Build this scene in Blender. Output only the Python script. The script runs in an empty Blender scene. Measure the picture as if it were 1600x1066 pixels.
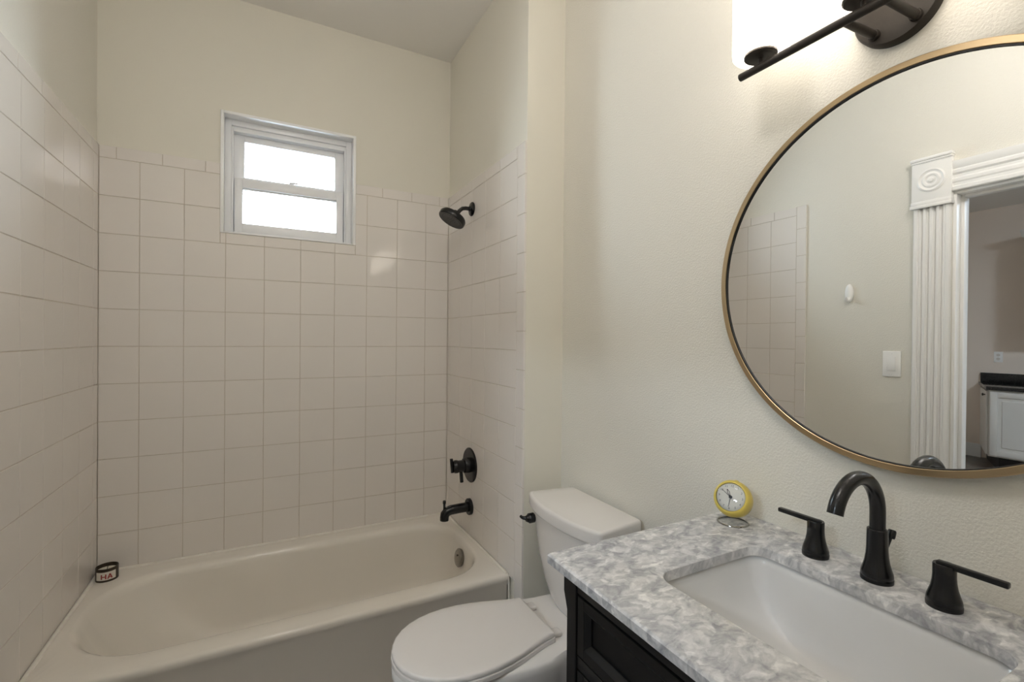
import bpy, bmesh, math, random
from mathutils import Vector, Matrix
random.seed(7)
PI = math.pi
sc = bpy.context.scene
COL = sc.collection

# ------------------------------------------------------------------ camera
B = 1.26                      # height of the calibrated zero level above the floor
W = 1.4785                    # width of the tub alcove
W2 = 1.6575                   # plane of the vanity wall
CEIL = 1.556 + B
def cam_axes(yaw, pit, rol):
    cy, sy, cp, sp, cr, sr = math.cos(yaw), math.sin(yaw), math.cos(pit), math.sin(pit), math.cos(rol), math.sin(rol)
    f = Vector((sy*cp, cy*cp, sp)); r = Vector((cy, -sy, 0)); u = r.cross(f)
    return cr*r + sr*u, -sr*r + cr*u, f
R_, U_, F_ = cam_axes(.4840, -.0053, .0089)
cd = bpy.data.cameras.new('camera'); cam = bpy.data.objects.new('camera', cd); COL.objects.link(cam)
cd.sensor_fit = 'HORIZONTAL'; cd.sensor_width = 36; cd.lens = 731.11*36/1600; cd.clip_start = .02
cam.matrix_world = Matrix(((R_.x, U_.x, -F_.x, .5975), (R_.y, U_.y, -F_.y, -2.4364), (R_.z, U_.z, -F_.z, .0466+B), (0, 0, 0, 1)))
sc.camera = cam

# ------------------------------------------------------------------ light and exposure
SKY = 27.0            # overcast sky seen through the small window
SHADE = 3.4           # frosted vanity shades
FILL_GLOBE = 23.5    # globe added out of view as the bathroom's main fill
HALL_FILL = 100.0       # lamp added in the next room, in place of daylight
sc.view_settings.view_transform = 'Standard'
sc.view_settings.look = 'None'
sc.view_settings.exposure = 0.06
sc.view_settings.gamma = 1.0
sc.view_settings.use_curve_mapping = False
w = bpy.data.worlds.new('overcast_sky'); sc.world = w; w.use_nodes = True
bg = w.node_tree.nodes['Background']
bg.inputs[0].default_value = (.80, .90, 1.0, 1); bg.inputs[1].default_value = SKY
def portal(name, loc, rot, sx, sy):
    l = bpy.data.lights.new(name, 'AREA'); l.shape = 'RECTANGLE'; l.size = sx; l.size_y = sy
    o = bpy.data.objects.new(name, l); COL.objects.link(o); o.location = loc; o.rotation_euler = rot
    l.cycles.is_portal = True
    return o
portal('window_light_portal', (.70, .16, .78+B), (-PI/2, 0, 0), .60, .56)
cy_ = sc.cycles
cy_.max_bounces = 10; cy_.diffuse_bounces = 6; cy_.glossy_bounces = 5; cy_.transmission_bounces = 6; cy_.transparent_max_bounces = 8
cy_.use_denoising = True
cy_.caustics_reflective = False; cy_.caustics_refractive = False
cy_.sample_clamp_indirect = 6.0

# ------------------------------------------------------------------ materials
def mat(name, color, rough=.5, metal=0.0, spec=.5, coat=0.0):
    m = bpy.data.materials.new(name); m.use_nodes = True
    p = m.node_tree.nodes['Principled BSDF']
    p.inputs['Base Color'].default_value = (*color, 1); p.inputs['Roughness'].default_value = rough
    p.inputs['Metallic'].default_value = metal; p.inputs['Specular IOR Level'].default_value = spec
    p.inputs['Coat Weight'].default_value = coat
    return m
def nd(m, t, **kw):
    n = m.node_tree.nodes.new(t)
    for k, v in kw.items(): setattr(n, k, v)
    return n
def ln(m, a, b): m.node_tree.links.new(a, b)
def add_bump(m, scale, strength, dist=.001, detail=3.0):
    p = m.node_tree.nodes['Principled BSDF']
    tc = nd(m, 'ShaderNodeTexCoord'); n = nd(m, 'ShaderNodeTexNoise'); b = nd(m, 'ShaderNodeBump')
    n.inputs['Scale'].default_value = scale; n.inputs['Detail'].default_value = detail
    b.inputs['Strength'].default_value = strength; b.inputs['Distance'].default_value = dist
    ln(m, tc.outputs['Object'], n.inputs['Vector']); ln(m, n.outputs['Fac'], b.inputs['Height']); ln(m, b.outputs['Normal'], p.inputs['Normal'])
    return n
def add_variation(m, c1, c2, scale, detail=4.0, lo=.35, hi=.65):
    p = m.node_tree.nodes['Principled BSDF']
    tc = nd(m, 'ShaderNodeTexCoord'); n = nd(m, 'ShaderNodeTexNoise'); r = nd(m, 'ShaderNodeValToRGB')
    n.inputs['Scale'].default_value = scale; n.inputs['Detail'].default_value = detail
    r.color_ramp.elements[0].position = lo; r.color_ramp.elements[0].color = (*c1, 1)
    r.color_ramp.elements[1].position = hi; r.color_ramp.elements[1].color = (*c2, 1)
    ln(m, tc.outputs['Object'], n.inputs['Vector']); ln(m, n.outputs['Fac'], r.inputs['Fac']); ln(m, r.outputs['Color'], p.inputs['Base Color'])

M = {}
M['paint'] = mat('cream_wall_paint', (.74, .715, .645), .55, spec=.35); add_bump(M['paint'], 210, .8, .002, 3)
M['alcove_paint'] = mat('cream_satin_paint', (.74, .712, .63), .45, spec=.4); add_bump(M['alcove_paint'], 150, .05, .001, 2)
M['ceiling'] = mat('ceiling_paint', (.83, .81, .78), .8, spec=.2); add_bump(M['ceiling'], 120, .1, .001)
M['tile'] = mat('glazed_cream_tile', (.76, .715, .665), .07, spec=.5); add_variation(M['tile'], (.755, .715, .675), (.77, .73, .69), 2.2); add_bump(M['tile'], 20, .07, .002, 1.5)
M['grout'] = mat('beige_grout', (.50, .44, .37), .85, spec=.2); add_variation(M['grout'], (.50, .44, .37), (.60, .54, .465), 9)
M['enamel'] = mat('cream_tub_enamel', (.75, .71, .645), .14); add_bump(M['enamel'], 5, .02, .003, 1)
M['china'] = mat('white_toilet_china', (.75, .725, .70), .1); add_variation(M['china'], (.745, .72, .695), (.755, .73, .705), 3)
M['plastic'] = mat('white_seat_plastic', (.72, .69, .665), .22); add_variation(M['plastic'], (.715, .685, .66), (.725, .695, .67), 3)
M['sink'] = mat('white_sink_china', (.70, .695, .69), .1); add_variation(M['sink'], (.695, .69, .685), (.705, .70, .695), 4)
M['caulk'] = mat('white_caulk', (.78, .75, .69), .5); add_variation(M['caulk'], (.74, .70, .63), (.80, .77, .71), 40)
M['black'] = mat('matte_black_metal', (.005, .005, .0055), .25, spec=.45); add_variation(M['black'], (.0045, .0045, .005), (.0055, .0055, .006), 30)
M['nozzle'] = mat('grey_rubber_nozzle', (.06, .06, .06), .5); add_variation(M['nozzle'], (.05, .05, .05), (.08, .08, .08), 60)
M['bronze'] = mat('dark_bronze_metal', (.026, .021, .018), .5, metal=0, spec=.25); add_variation(M['bronze'], (.028, .023, .019), (.034, .028, .023), 40)
M['brass'] = mat('brushed_brass', (.50, .375, .225), .33, metal=1); add_bump(M['brass'], 220, .03, .0005)
M['lip'] = mat('black_mirror_lip', (.006, .005, .004), .5); add_variation(M['lip'], (.005, .004, .003), (.008, .006, .005), 20)
M['chrome'] = mat('chrome', (.42, .41, .40), .12, metal=1); add_bump(M['chrome'], 60, .01, .0003)
M['nickel'] = mat('brushed_nickel', (.30, .28, .25), .2, metal=1); add_bump(M['nickel'], 300, .02, .0003)
M['mirror'] = mat('silvered_glass', (.94, .955, .96), 0.0, metal=1)
M['vinyl'] = mat('white_window_vinyl', (.86, .87, .89), .3); add_variation(M['vinyl'], (.855, .865, .885), (.865, .875, .895), 6)
M['reveal'] = mat('white_gloss_paint', (.90, .90, .90), .3); add_variation(M['reveal'], (.89, .89, .89), (.91, .91, .91), 8)
M['trim'] = mat('white_trim_paint', (.86, .85, .83), .32); add_variation(M['trim'], (.855, .845, .825), (.865, .855, .835), 5)
M['espresso'] = mat('espresso_black_cabinet', (.0055, .005, .005), .42, spec=.32); add_variation(M['espresso'], (.005, .0045, .0045), (.006, .0055, .0055), 12); 
M['yellow'] = mat('yellow_clock_enamel', (.64, .50, .10), .3); add_variation(M['yellow'], (.63, .49, .095), (.66, .52, .11), 30)
M['dial'] = mat('white_clock_dial', (.82, .81, .74), .5); add_variation(M['dial'], (.81, .80, .73), (.83, .82, .75), 60)
M['ink'] = mat('grey_clock_numerals', (.16, .16, .18), .6); add_variation(M['ink'], (.15, .15, .17), (.18, .18, .2), 90)
M['handblack'] = mat('black_clock_hands', (.01, .01, .01), .4); add_variation(M['handblack'], (.009, .009, .009), (.012, .012, .012), 90)
M['tin'] = mat('dark_candle_tin', (.055, .04, .028), .35, metal=.5); add_variation(M['tin'], (.045, .033, .022), (.07, .052, .038), 60)
M['wax'] = mat('white_candle_wax', (.78, .72, .62), .4); add_variation(M['wax'], (.77, .71, .61), (.79, .74, .64), 60)
M['label'] = mat('white_paper_label', (.68, .64, .58), .6); add_variation(M['label'], (.66, .62, .56), (.70, .66, .60), 90)
M['red'] = mat('dark_red_print', (.30, .05, .045), .6); add_variation(M['red'], (.28, .045, .04), (.32, .055, .05), 90)
M['wick'] = mat('burnt_wick', (.03, .025, .02), .9); add_variation(M['wick'], (.02, .018, .015), (.045, .035, .03), 200)
M['kitchen'] = mat('cream_kitchen_cabinet', (.74, .71, .66), .4); add_variation(M['kitchen'], (.73, .70, .65), (.75, .72, .67), 5)
M['granite'] = mat('black_granite', (.012, .012, .013), .15); add_variation(M['granite'], (.006, .006, .006), (.06, .058, .055), 160, 2, .5, .75)
M['hall_paint'] = mat('warm_grey_paint', (.82, .72, .63), .6, spec=.3); add_bump(M['hall_paint'], 150, .1, .001)
M['hall_floor'] = mat('dark_hall_floor', (.14, .12, .10), .3); add_variation(M['hall_floor'], (.10, .085, .07), (.20, .17, .14), 6)
M['switch'] = mat('white_switch_plastic', (.90, .89, .87), .3); add_variation(M['switch'], (.89, .88, .86), (.91, .90, .88), 10)

def emissive(name, color, strength, base=(.9, .9, .9)):
    m = mat(name, base, .35)
    p = m.node_tree.nodes['Principled BSDF']
    p.inputs['Emission Color'].default_value = (*color, 1); p.inputs['Emission Strength'].default_value = strength
    return m
M['shade'] = emissive('lit_frosted_glass', (1.0, .90, .77), SHADE)
M['bulb'] = emissive('lit_bulb_glass', (1.0, .88, .72), 70.0)
M['fill_globe'] = emissive('lit_fill_globe', (1.0, .955, .92), FILL_GLOBE)  # glow of the added fill globe
M['hall_fill'] = emissive('lit_hall_fill', (.72, .86, 1.0), HALL_FILL)  # cool glow of the lamp added next door, tinted like daylight

# clear window glass: see-through with a fresnel reflection
m = bpy.data.materials.new('window_glass'); m.use_nodes = True; nt = m.node_tree
for n in list(nt.nodes): nt.nodes.remove(n)
o_ = nd(m, 'ShaderNodeOutputMaterial'); mx = nd(m, 'ShaderNodeMixShader'); tr = nd(m, 'ShaderNodeBsdfTransparent'); gl = nd(m, 'ShaderNodeBsdfGlossy'); fr = nd(m, 'ShaderNodeFresnel')
tr.inputs[0].default_value = (.94, .97, .97, 1); gl.inputs['Roughness'].default_value = .02; fr.inputs[0].default_value = 1.45
ln(m, fr.outputs[0], mx.inputs[0]); ln(m, tr.outputs[0], mx.inputs[1]); ln(m, gl.outputs[0], mx.inputs[2]); ln(m, mx.outputs[0], o_.inputs[0])
M['glass'] = m

# clear clock crystal
m = bpy.data.materials.new('clock_crystal'); m.use_nodes = True; nt = m.node_tree
for n in list(nt.nodes): nt.nodes.remove(n)
o_ = nd(m, 'ShaderNodeOutputMaterial'); mx = nd(m, 'ShaderNodeMixShader'); tr = nd(m, 'ShaderNodeBsdfTransparent'); gl = nd(m, 'ShaderNodeBsdfGlossy'); fr = nd(m, 'ShaderNodeFresnel')
gl.inputs['Roughness'].default_value = .02; fr.inputs[0].default_value = 1.4
ln(m, fr.outputs[0], mx.inputs[0]); ln(m, tr.outputs[0], mx.inputs[1]); ln(m, gl.outputs[0], mx.inputs[2]); ln(m, mx.outputs[0], o_.inputs[0])
M['crystal'] = m

# grey-white carrara marble: drifting clouds, pale flakes and thin darker veins
def marble():
    m = mat('carrara_marble', (.7, .7, .7), .16, spec=.5)
    p = m.node_tree.nodes['Principled BSDF']
    tc = nd(m, 'ShaderNodeTexCoord'); mp = nd(m, 'ShaderNodeMapping')
    mp.inputs['Rotation'].default_value = (0, 0, math.radians(-38)); mp.inputs['Scale'].default_value = (1.0, 1.45, 1.0)
    ln(m, tc.outputs['Object'], mp.inputs['Vector'])
    warp = nd(m, 'ShaderNodeTexNoise'); warp.inputs['Scale'].default_value = 16; warp.inputs['Detail'].default_value = 5
    ln(m, mp.outputs['Vector'], warp.inputs['Vector'])
    mixv = nd(m, 'ShaderNodeMix', data_type='RGBA', blend_type='LINEAR_LIGHT'); mixv.inputs['Factor'].default_value = .035
    ln(m, mp.outputs['Vector'], mixv.inputs[6]); ln(m, warp.outputs['Color'], mixv.inputs[7])
    n1 = nd(m, 'ShaderNodeTexNoise'); n1.inputs['Scale'].default_value = 30; n1.inputs['Detail'].default_value = 6; n1.inputs['Roughness'].default_value = .62
    ln(m, mixv.outputs[2], n1.inputs['Vector'])
    r1 = nd(m, 'ShaderNodeValToRGB')
    e = r1.color_ramp.elements; e[0].position = .36; e[0].color = (.42, .425, .44, 1); e[1].position = .62; e[1].color = (.76, .755, .75, 1)
    k = r1.color_ramp.elements.new(.5); k.color = (.60, .60, .61, 1)
    ln(m, n1.outputs['Fac'], r1.inputs['Fac'])
    vo = nd(m, 'ShaderNodeTexVoronoi', feature='DISTANCE_TO_EDGE'); vo.inputs['Scale'].default_value = 26
    ln(m, mixv.outputs[2], vo.inputs['Vector'])
    r2 = nd(m, 'ShaderNodeValToRGB')
    e = r2.color_ramp.elements; e[0].position = 0.0; e[0].color = (.66, .66, .68, 1); e[1].position = .16; e[1].color = (1, 1, 1, 1)
    ln(m, vo.outputs['Distance'], r2.inputs['Fac'])
    mul = nd(m, 'ShaderNodeMix', data_type='RGBA', blend_type='MULTIPLY'); mul.inputs['Factor'].default_value = .38
    ln(m, r1.outputs['Color'], mul.inputs[6]); ln(m, r2.outputs['Color'], mul.inputs[7])
    n3 = nd(m, 'ShaderNodeTexNoise'); n3.inputs['Scale'].default_value = 5; n3.inputs['Detail'].default_value = 3
    ln(m, tc.outputs['Object'], n3.inputs['Vector'])
    r3 = nd(m, 'ShaderNodeValToRGB'); e = r3.color_ramp.elements; e[0].position = .35; e[0].color = (.86, .86, .87, 1); e[1].position = .65; e[1].color = (1.0, .99, .97, 1)
    ln(m, n3.outputs['Fac'], r3.inputs['Fac'])
    mul2 = nd(m, 'ShaderNodeMix', data_type='RGBA', blend_type='MULTIPLY'); mul2.inputs['Factor'].default_value = 1
    ln(m, mul.outputs[2], mul2.inputs[6]); ln(m, r3.outputs['Color'], mul2.inputs[7])
    fl = nd(m, 'ShaderNodeTexVoronoi', feature='SMOOTH_F1'); fl.inputs['Scale'].default_value = 58; fl.inputs['Smoothness'].default_value = .35
    ln(m, mixv.outputs[2], fl.inputs['Vector'])
    bw = nd(m, 'ShaderNodeSeparateColor'); ln(m, fl.outputs['Color'], bw.inputs[0])
    r4 = nd(m, 'ShaderNodeValToRGB'); e = r4.color_ramp.elements; e[0].position = .15; e[0].color = (.80, .80, .81, 1); e[1].position = .85; e[1].color = (1.12, 1.12, 1.11, 1)
    ln(m, bw.outputs[0], r4.inputs['Fac'])
    mul3 = nd(m, 'ShaderNodeMix', data_type='RGBA', blend_type='MULTIPLY'); mul3.inputs['Factor'].default_value = 1
    ln(m, mul2.outputs[2], mul3.inputs[6]); ln(m, r4.outputs['Color'], mul3.inputs[7])
    ln(m, mul3.outputs[2], p.inputs['Base Color'])
    return m
M['marble'] = marble()

def floor_mat():
    m = mat('grey_floor_tile', (.3, .29, .29), .4)
    p = m.node_tree.nodes['Principled BSDF']
    tc = nd(m, 'ShaderNodeTexCoord'); br = nd(m, 'ShaderNodeTexBrick')
    br.inputs['Scale'].default_value = 1; br.inputs['Brick Width'].default_value = .6; br.inputs['Row Height'].default_value = .3; br.inputs['Mortar Size'].default_value = .003
    br.inputs['Color1'].default_value = (.30, .285, .29, 1); br.inputs['Color2'].default_value = (.27, .26, .265, 1); br.inputs['Mortar'].default_value = (.16, .15, .15, 1)
    n = nd(m, 'ShaderNodeTexNoise'); n.inputs['Scale'].default_value = 7; n.inputs['Detail'].default_value = 5
    r = nd(m, 'ShaderNodeValToRGB'); r.color_ramp.elements[0].color = (.75, .75, .76, 1); r.color_ramp.elements[1].color = (1.2, 1.2, 1.2, 1)
    mx = nd(m, 'ShaderNodeMix', data_type='RGBA', blend_type='MULTIPLY'); mx.inputs['Factor'].default_value = 1
    ln(m, tc.outputs['Object'], br.inputs['Vector']); ln(m, tc.outputs['Object'], n.inputs['Vector']); ln(m, n.outputs['Fac'], r.inputs['Fac'])
    ln(m, br.outputs['Color'], mx.inputs[6]); ln(m, r.outputs['Color'], mx.inputs[7]); ln(m, mx.outputs[2], p.inputs['Base Color'])
    return m
M['floor'] = floor_mat()

# ------------------------------------------------------------------ building helpers
class MB:
    """Collects shapes given in room coordinates and links them as one mesh object."""
    def __init__(self): self.bm = bmesh.new()
    def box(self, x0, x1, y0, y1, z0, z1, bev=0.0, seg=2):
        x0, x1 = sorted((x0, x1)); y0, y1 = sorted((y0, y1)); z0, z1 = sorted((z0, z1))
        t = bmesh.new()
        bmesh.ops.create_cube(t, size=1)
        for v in t.verts: v.co = Vector((x0+(v.co.x+.5)*(x1-x0), y0+(v.co.y+.5)*(y1-y0), z0+(v.co.z+.5)*(z1-z0)))
        if bev: bmesh.ops.bevel(t, geom=t.edges[:], offset=bev, segments=seg, profile=.5, affect='EDGES')
        return self._take(t)
    def _take(self, t):
        me = bpy.data.meshes.new('tmp'); t.to_mesh(me); t.free(); self.bm.from_mesh(me); bpy.data.meshes.remove(me); return self
    def prism(self, pts, axis, a, b, bev=0.0, seg=3):
        t = bmesh.new()
        def mk(p, d):
            return Vector((d, p[0], p[1])) if axis == 'x' else Vector((p[0], d, p[1])) if axis == 'y' else Vector((p[0], p[1], d))
        l0 = [t.verts.new(mk(p, a)) for p in pts]; l1 = [t.verts.new(mk(p, b)) for p in pts]
        n = len(pts); t.faces.new(l0); t.faces.new(l1[::-1])
        for i in range(n): t.faces.new((l0[i], l1[i], l1[(i+1) % n], l0[(i+1) % n]))
        bmesh.ops.recalc_face_normals(t, faces=t.faces[:])
        if bev:
            ed = [e for e in t.edges if len(e.link_faces) == 2 and e.calc_face_angle() > .5]
            bmesh.ops.bevel(t, geom=ed, offset=bev, segments=seg, profile=.5, affect='EDGES')
        return self._take(t)
    def loft(self, loops, cap0=False, cap1=False, closed=False):
        t = bmesh.new(); L = [[t.verts.new(Vector(p)) for p in lp] for lp in loops]; n = len(L[0])
        seq = list(range(len(L)-1)) + ([len(L)-1] if closed else [])
        for k in seq:
            a, b = L[k], L[(k+1) % len(L)]
            for i in range(n):
                try: t.faces.new((a[i], a[(i+1) % n], b[(i+1) % n], b[i]))
                except ValueError: pass
        if cap0: t.faces.new(L[0][::-1])
        if cap1: t.faces.new(L[-1])
        bmesh.ops.recalc_face_normals(t, faces=t.faces[:])
        return self._take(t)
    def lathe(self, prof, org, axis, n=32):
        """prof: (radius, distance along axis) pairs; radius 0 at an end closes it."""
        ax = Vector(axis).normalized(); org = Vector(org)
        h = Vector((0, 0, 1)) if abs(ax.z) < .9 else Vector((1, 0, 0))
        u = ax.cross(h).normalized(); v = ax.cross(u)
        loops = [[org + ax*d + (u*math.cos(2*PI*i/n) + v*math.sin(2*PI*i/n))*max(r, 1e-5) for i in range(n)] for r, d in prof]
        return self.loft(loops, prof[0][0] < 1e-4 or True, True)
    def ring(self, prof, org, axis, n=64):
        ax = Vector(axis).normalized(); org = Vector(org)
        h = Vector((0, 0, 1)) if abs(ax.z) < .9 else Vector((1, 0, 0))
        u = ax.cross(h).normalized(); v = ax.cross(u)
        loops = [[org + ax*d + (u*math.cos(2*PI*i/n) + v*math.sin(2*PI*i/n))*r for i in range(n)] for r, d in prof]
        return self.loft(loops, closed=True)
    def tube(self, path, r, n=16, cap=True, closed=False):
        path = [Vector(p) for p in path]; k = len(path)
        rs = r if isinstance(r, (list, tuple)) else [r]*k
        loops = []; prev = None
        for i, p in enumerate(path):
            if closed: d = path[(i+1) % k] - path[i-1]
            else: d = path[min(i+1, k-1)] - path[max(i-1, 0)]
            d.normalize()
            if prev is None:
                h = Vector((0, 0, 1)) if abs(d.z) < .9 else Vector((1, 0, 0)); u = d.cross(h).normalized()
            else: u = (prev - d*prev.dot(d)).normalized()
            prev = u; v = d.cross(u)
            loops.append([p + (u*math.cos(2*PI*j/n) + v*math.sin(2*PI*j/n))*rs[i] for j in range(n)])
        return self.loft(loops, cap and not closed, cap and not closed, closed)
    def build(self, name, material, parent=None, smooth=True, angle=38):
        bm = self.bm
        bmesh.ops.recalc_face_normals(bm, faces=bm.faces[:])
        if parent is not None:
            root = parent
            while root.parent is not None: root = root.parent
            off = root.location.copy()
            for v in bm.verts: v.co -= off
        lim = math.radians(angle)
        for f in bm.faces: f.smooth = smooth
        for e in bm.edges:
            if len(e.link_faces) == 2 and e.calc_face_angle(0) > lim: e.smooth = False
        me = bpy.data.meshes.new(name); bm.to_mesh(me); bm.free()
        for mm in (material if isinstance(material, (list, tuple)) else [material]): me.materials.append(mm)
        o = bpy.data.objects.new(name, me); COL.objects.link(o)
        if parent is not None: o.parent = parent
        return o
def tag(o, label, cat=None, group=None, kind=None):
    o['label'] = label
    if cat: o['category'] = cat
    if group: o['group'] = group
    if kind: o['kind'] = kind
    return o
def thing(name, loc, label, cat, group=None, kind=None):
    o = bpy.data.objects.new(name, None); COL.objects.link(o); o.location = loc; o.empty_display_size = .05
    return tag(o, label, cat, group, kind)
def rrect(x0, x1, y0, y1, r, z, n=8, m=6):
    """Rounded rectangle loop, counter-clockwise, always 4*(n+1)+4*(m-1) points; r may be one radius or four (++, -+, --, +-)."""
    rr = r if isinstance(r, (list, tuple)) else [r]*4
    cs = [(x1-rr[0], y1-rr[0], 0, rr[0]), (x0+rr[1], y1-rr[1], 90, rr[1]), (x0+rr[2], y0+rr[2], 180, rr[2]), (x1-rr[3], y0+rr[3], 270, rr[3])]
    arcs = [[(cx+q*math.cos(math.radians(a+90*i/n)), cy+q*math.sin(math.radians(a+90*i/n))) for i in range(n+1)] for cx, cy, a, q in cs]
    out = []
    for k in range(4):
        out += arcs[k]; a = arcs[k][-1]; b = arcs[(k+1) % 4][0]
        out += [(a[0]+(b[0]-a[0])*j/m, a[1]+(b[1]-a[1])*j/m) for j in range(1, m)]
    return [(x, y, z) for x, y in out]

# ------------------------------------------------------------------ room shell
def struct(name, mb, material, label, cat, parent=None):
    return tag(mb.build(name, material, parent, smooth=False), label, cat, kind='structure')
WX0, WX1, WZ0, WZ1 = .415, .990, .505+B, 1.047+B            # window opening
mb = MB()
mb.box(-.13, WX0, .008, .15, 0, CEIL); mb.box(WX1, W+.009, .008, .15, 0, CEIL)
mb.box(WX0, WX1, .008, .15, 0, WZ0); mb.box(WX0, WX1, .008, .15, WZ1, CEIL)
wall_back = struct('wall_back', mb, M['alcove_paint'], 'cream wall behind the bathtub with a small window', 'wall')
wall_alcove = struct('wall_alcove', MB().box(W+.008, W2+.1, -.858, .15, 0, CEIL), M['alcove_paint'], 'cream boxed-out wall at the shower end of the bathtub', 'wall')
wall_right = struct('wall_right', MB().box(W2, W2+.1, -2.75, -.858, 0, CEIL), M['paint'], 'textured cream wall behind toilet, mirror and vanity', 'wall')
DY0, DY1, DZ = -2.33, -1.52, .705+B                          # door opening in the left wall
mb = MB()
mb.box(-.128, -.008, DY1, .008, 0, CEIL); mb.box(-.128, -.008, -2.75, DY0, 0, CEIL); mb.box(-.128, -.008, DY0, DY1, DZ, CEIL)
wall_left = struct('wall_left', mb, M['paint'], 'cream wall with the doorway, seen in the round mirror', 'wall')
struct('wall_front', MB().box(-.128, W2+.1, -2.87, -2.75, 0, CEIL), M['paint'], 'cream wall at the near end of the bathroom', 'wall')
struct('floor', MB().box(-.128, W2+.1, -2.87, .15, -.08, 0), M['floor'], 'grey tiled bathroom floor around the toilet', 'floor')
struct('ceiling', MB().box(-.128, W2+.1, -2.87, .15, CEIL, CEIL+.08), M['ceiling'], 'off-white ceiling above the bathtub', 'ceiling')

T = .1524
def tile_panel(name, parent, cells, fn, edge):
    """cells: (u0, u1, v0, v1); fn maps (u, v, depth) into the room; one bevelled glazed slab per tile on a grout bed."""
    g, c = .0011, .0011
    bm = bmesh.new()
    for (u0, u1, v0, v1) in cells:
        if u1-u0 < .004 or v1-v0 < .004: continue
        tu, tv = random.uniform(-.0022, .0022), random.uniform(-.0022, .0022)
        uc, vc = (u0+u1)/2, (v0+v1)/2
        def q(ins, d): return [bm.verts.new(fn(u, v, d + (u-uc)*tu + (v-vc)*tv)) for u, v in ((u0+ins, v0+ins), (u1-ins, v0+ins), (u1-ins, v1-ins), (u0+ins, v1-ins))]
        a, b, e = q(g+c, 0), q(g, -c*.8), q(g, -.0079)
        bm.faces.new(a)
        for i in range(4):
            j = (i+1) % 4
            bm.faces.new((a[i], b[i], b[j], a[j])); bm.faces.new((b[i], e[i], e[j], b[j]))
    nt_ = len(bm.faces)
    for (u0, u1, v0, v1) in cells:
        if edge is not None:                                     # glazed outer edge: keep the bed behind it
            if abs(u0-edge) < 1e-6: u0 += .004
            if abs(v1-edge) < 1e-6: v1 -= .004
        P = [bm.verts.new(fn(u, v, -.0016)) for u, v in ((u0, v0), (u1, v0), (u1, v1), (u0, v1))]
        Q = [bm.verts.new(fn(u, v, -.0079)) for u, v in ((u0, v0), (u1, v0), (u1, v1), (u0, v1))]
        bm.faces.new(P)
        for i in range(4): bm.faces.new((P[i], Q[i], Q[(i+1) % 4], P[(i+1) % 4]))
    bm.faces.ensure_lookup_table()
    for f in bm.faces[nt_:]: f.material_index = 1
    m_ = MB(); m_.bm.free(); m_.bm = bm
    return m_.build(name, [M['tile'], M['grout']], parent, smooth=False)
def spans(lines, lo, hi):
    s = sorted(x for x in lines if lo+.003 < x < hi-.003); s = [lo]+s+[hi]; return list(zip(s[:-1], s[1:]))
VR = [5*T - r*T + B for r in range(0, 12)]                   # horizontal joints, top one first
TOP, CAP, TUBZ = .762+B, .812+B, -.912+B
rows = spans(VR, TUBZ-.012, TOP)
# back wall, cut round the window
def cut(cells, hole):
    hx0, hx1, hz0, hz1 = hole; out = []
    for (a, b, c, d) in cells:
        if b <= hx0 or a >= hx1 or d <= hz0 or c >= hz1: out.append((a, b, c, d)); continue
        if a < hx0: out.append((a, hx0, c, d))
        if b > hx1: out.append((hx1, b, c, d))
        if c < hz0: out.append((max(a, hx0), min(b, hx1), c, hz0))
        if d > hz1: out.append((max(a, hx0), min(b, hx1), hz1, d))
    return out
hole = (WX0, WX1, WZ0, WZ1)
cols = spans([.1314+T*k for k in range(10)], 0, W)
bk = lambda u, v, d: Vector((u, -d, v))
tile_panel('tile_field', wall_back, cut([(a, b, c, d) for a, b in cols for c, d in rows], hole), bk, None)
tile_panel('bullnose_cap', wall_back, cut([(a, b, TOP, CAP) for a, b in spans([.055+T*k for k in range(10)], 0, W)], hole), bk, CAP)
# shower-end wall
rt = lambda u, v, d: Vector((W-d, u, v))
ED = -.7945
tile_panel('tile_field', wall_alcove, [(a, b, c, d) for a, b in spans([ED+T*k for k in range(1, 6)], ED, 0) for c, d in spans(VR, -.912+B-.012, TOP)], rt, None)
tile_panel('bullnose_cap', wall_alcove, [(a, b, TOP, CAP) for a, b in spans([-.7898+.0762*0+T*k for k in range(0, 6)], ED, 0)], rt, CAP)
tile_panel('bullnose_edge', wall_alcove, [(-.858, ED, c, d) for c, d in spans([-.0766+B+T*k for k in range(-9, 7)], 0, CAP)], rt, -.858)
# wall at the other end
lf = lambda u, v, d: Vector((d, u, v))
EL = -.822
tile_panel('tile_field', wall_left, [(a, b, c, d) for a, b in spans([EL+T*k for k in range(1, 6)], EL, 0) for c, d in spans(VR, -.912+B-.012, TOP)], lf, None)
tile_panel('bullnose_cap', wall_left, [(a, b, TOP, CAP) for a, b in spans([-.6894+T*k for k in range(0, 6)], EL, 0)], lf, CAP)
tile_panel('bullnose_edge', wall_left, [(-.877, EL, c, d) for c, d in spans([-.0787+B+T*k for k in range(-9, 7)], 0, CAP)], lf, -.877)

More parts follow.
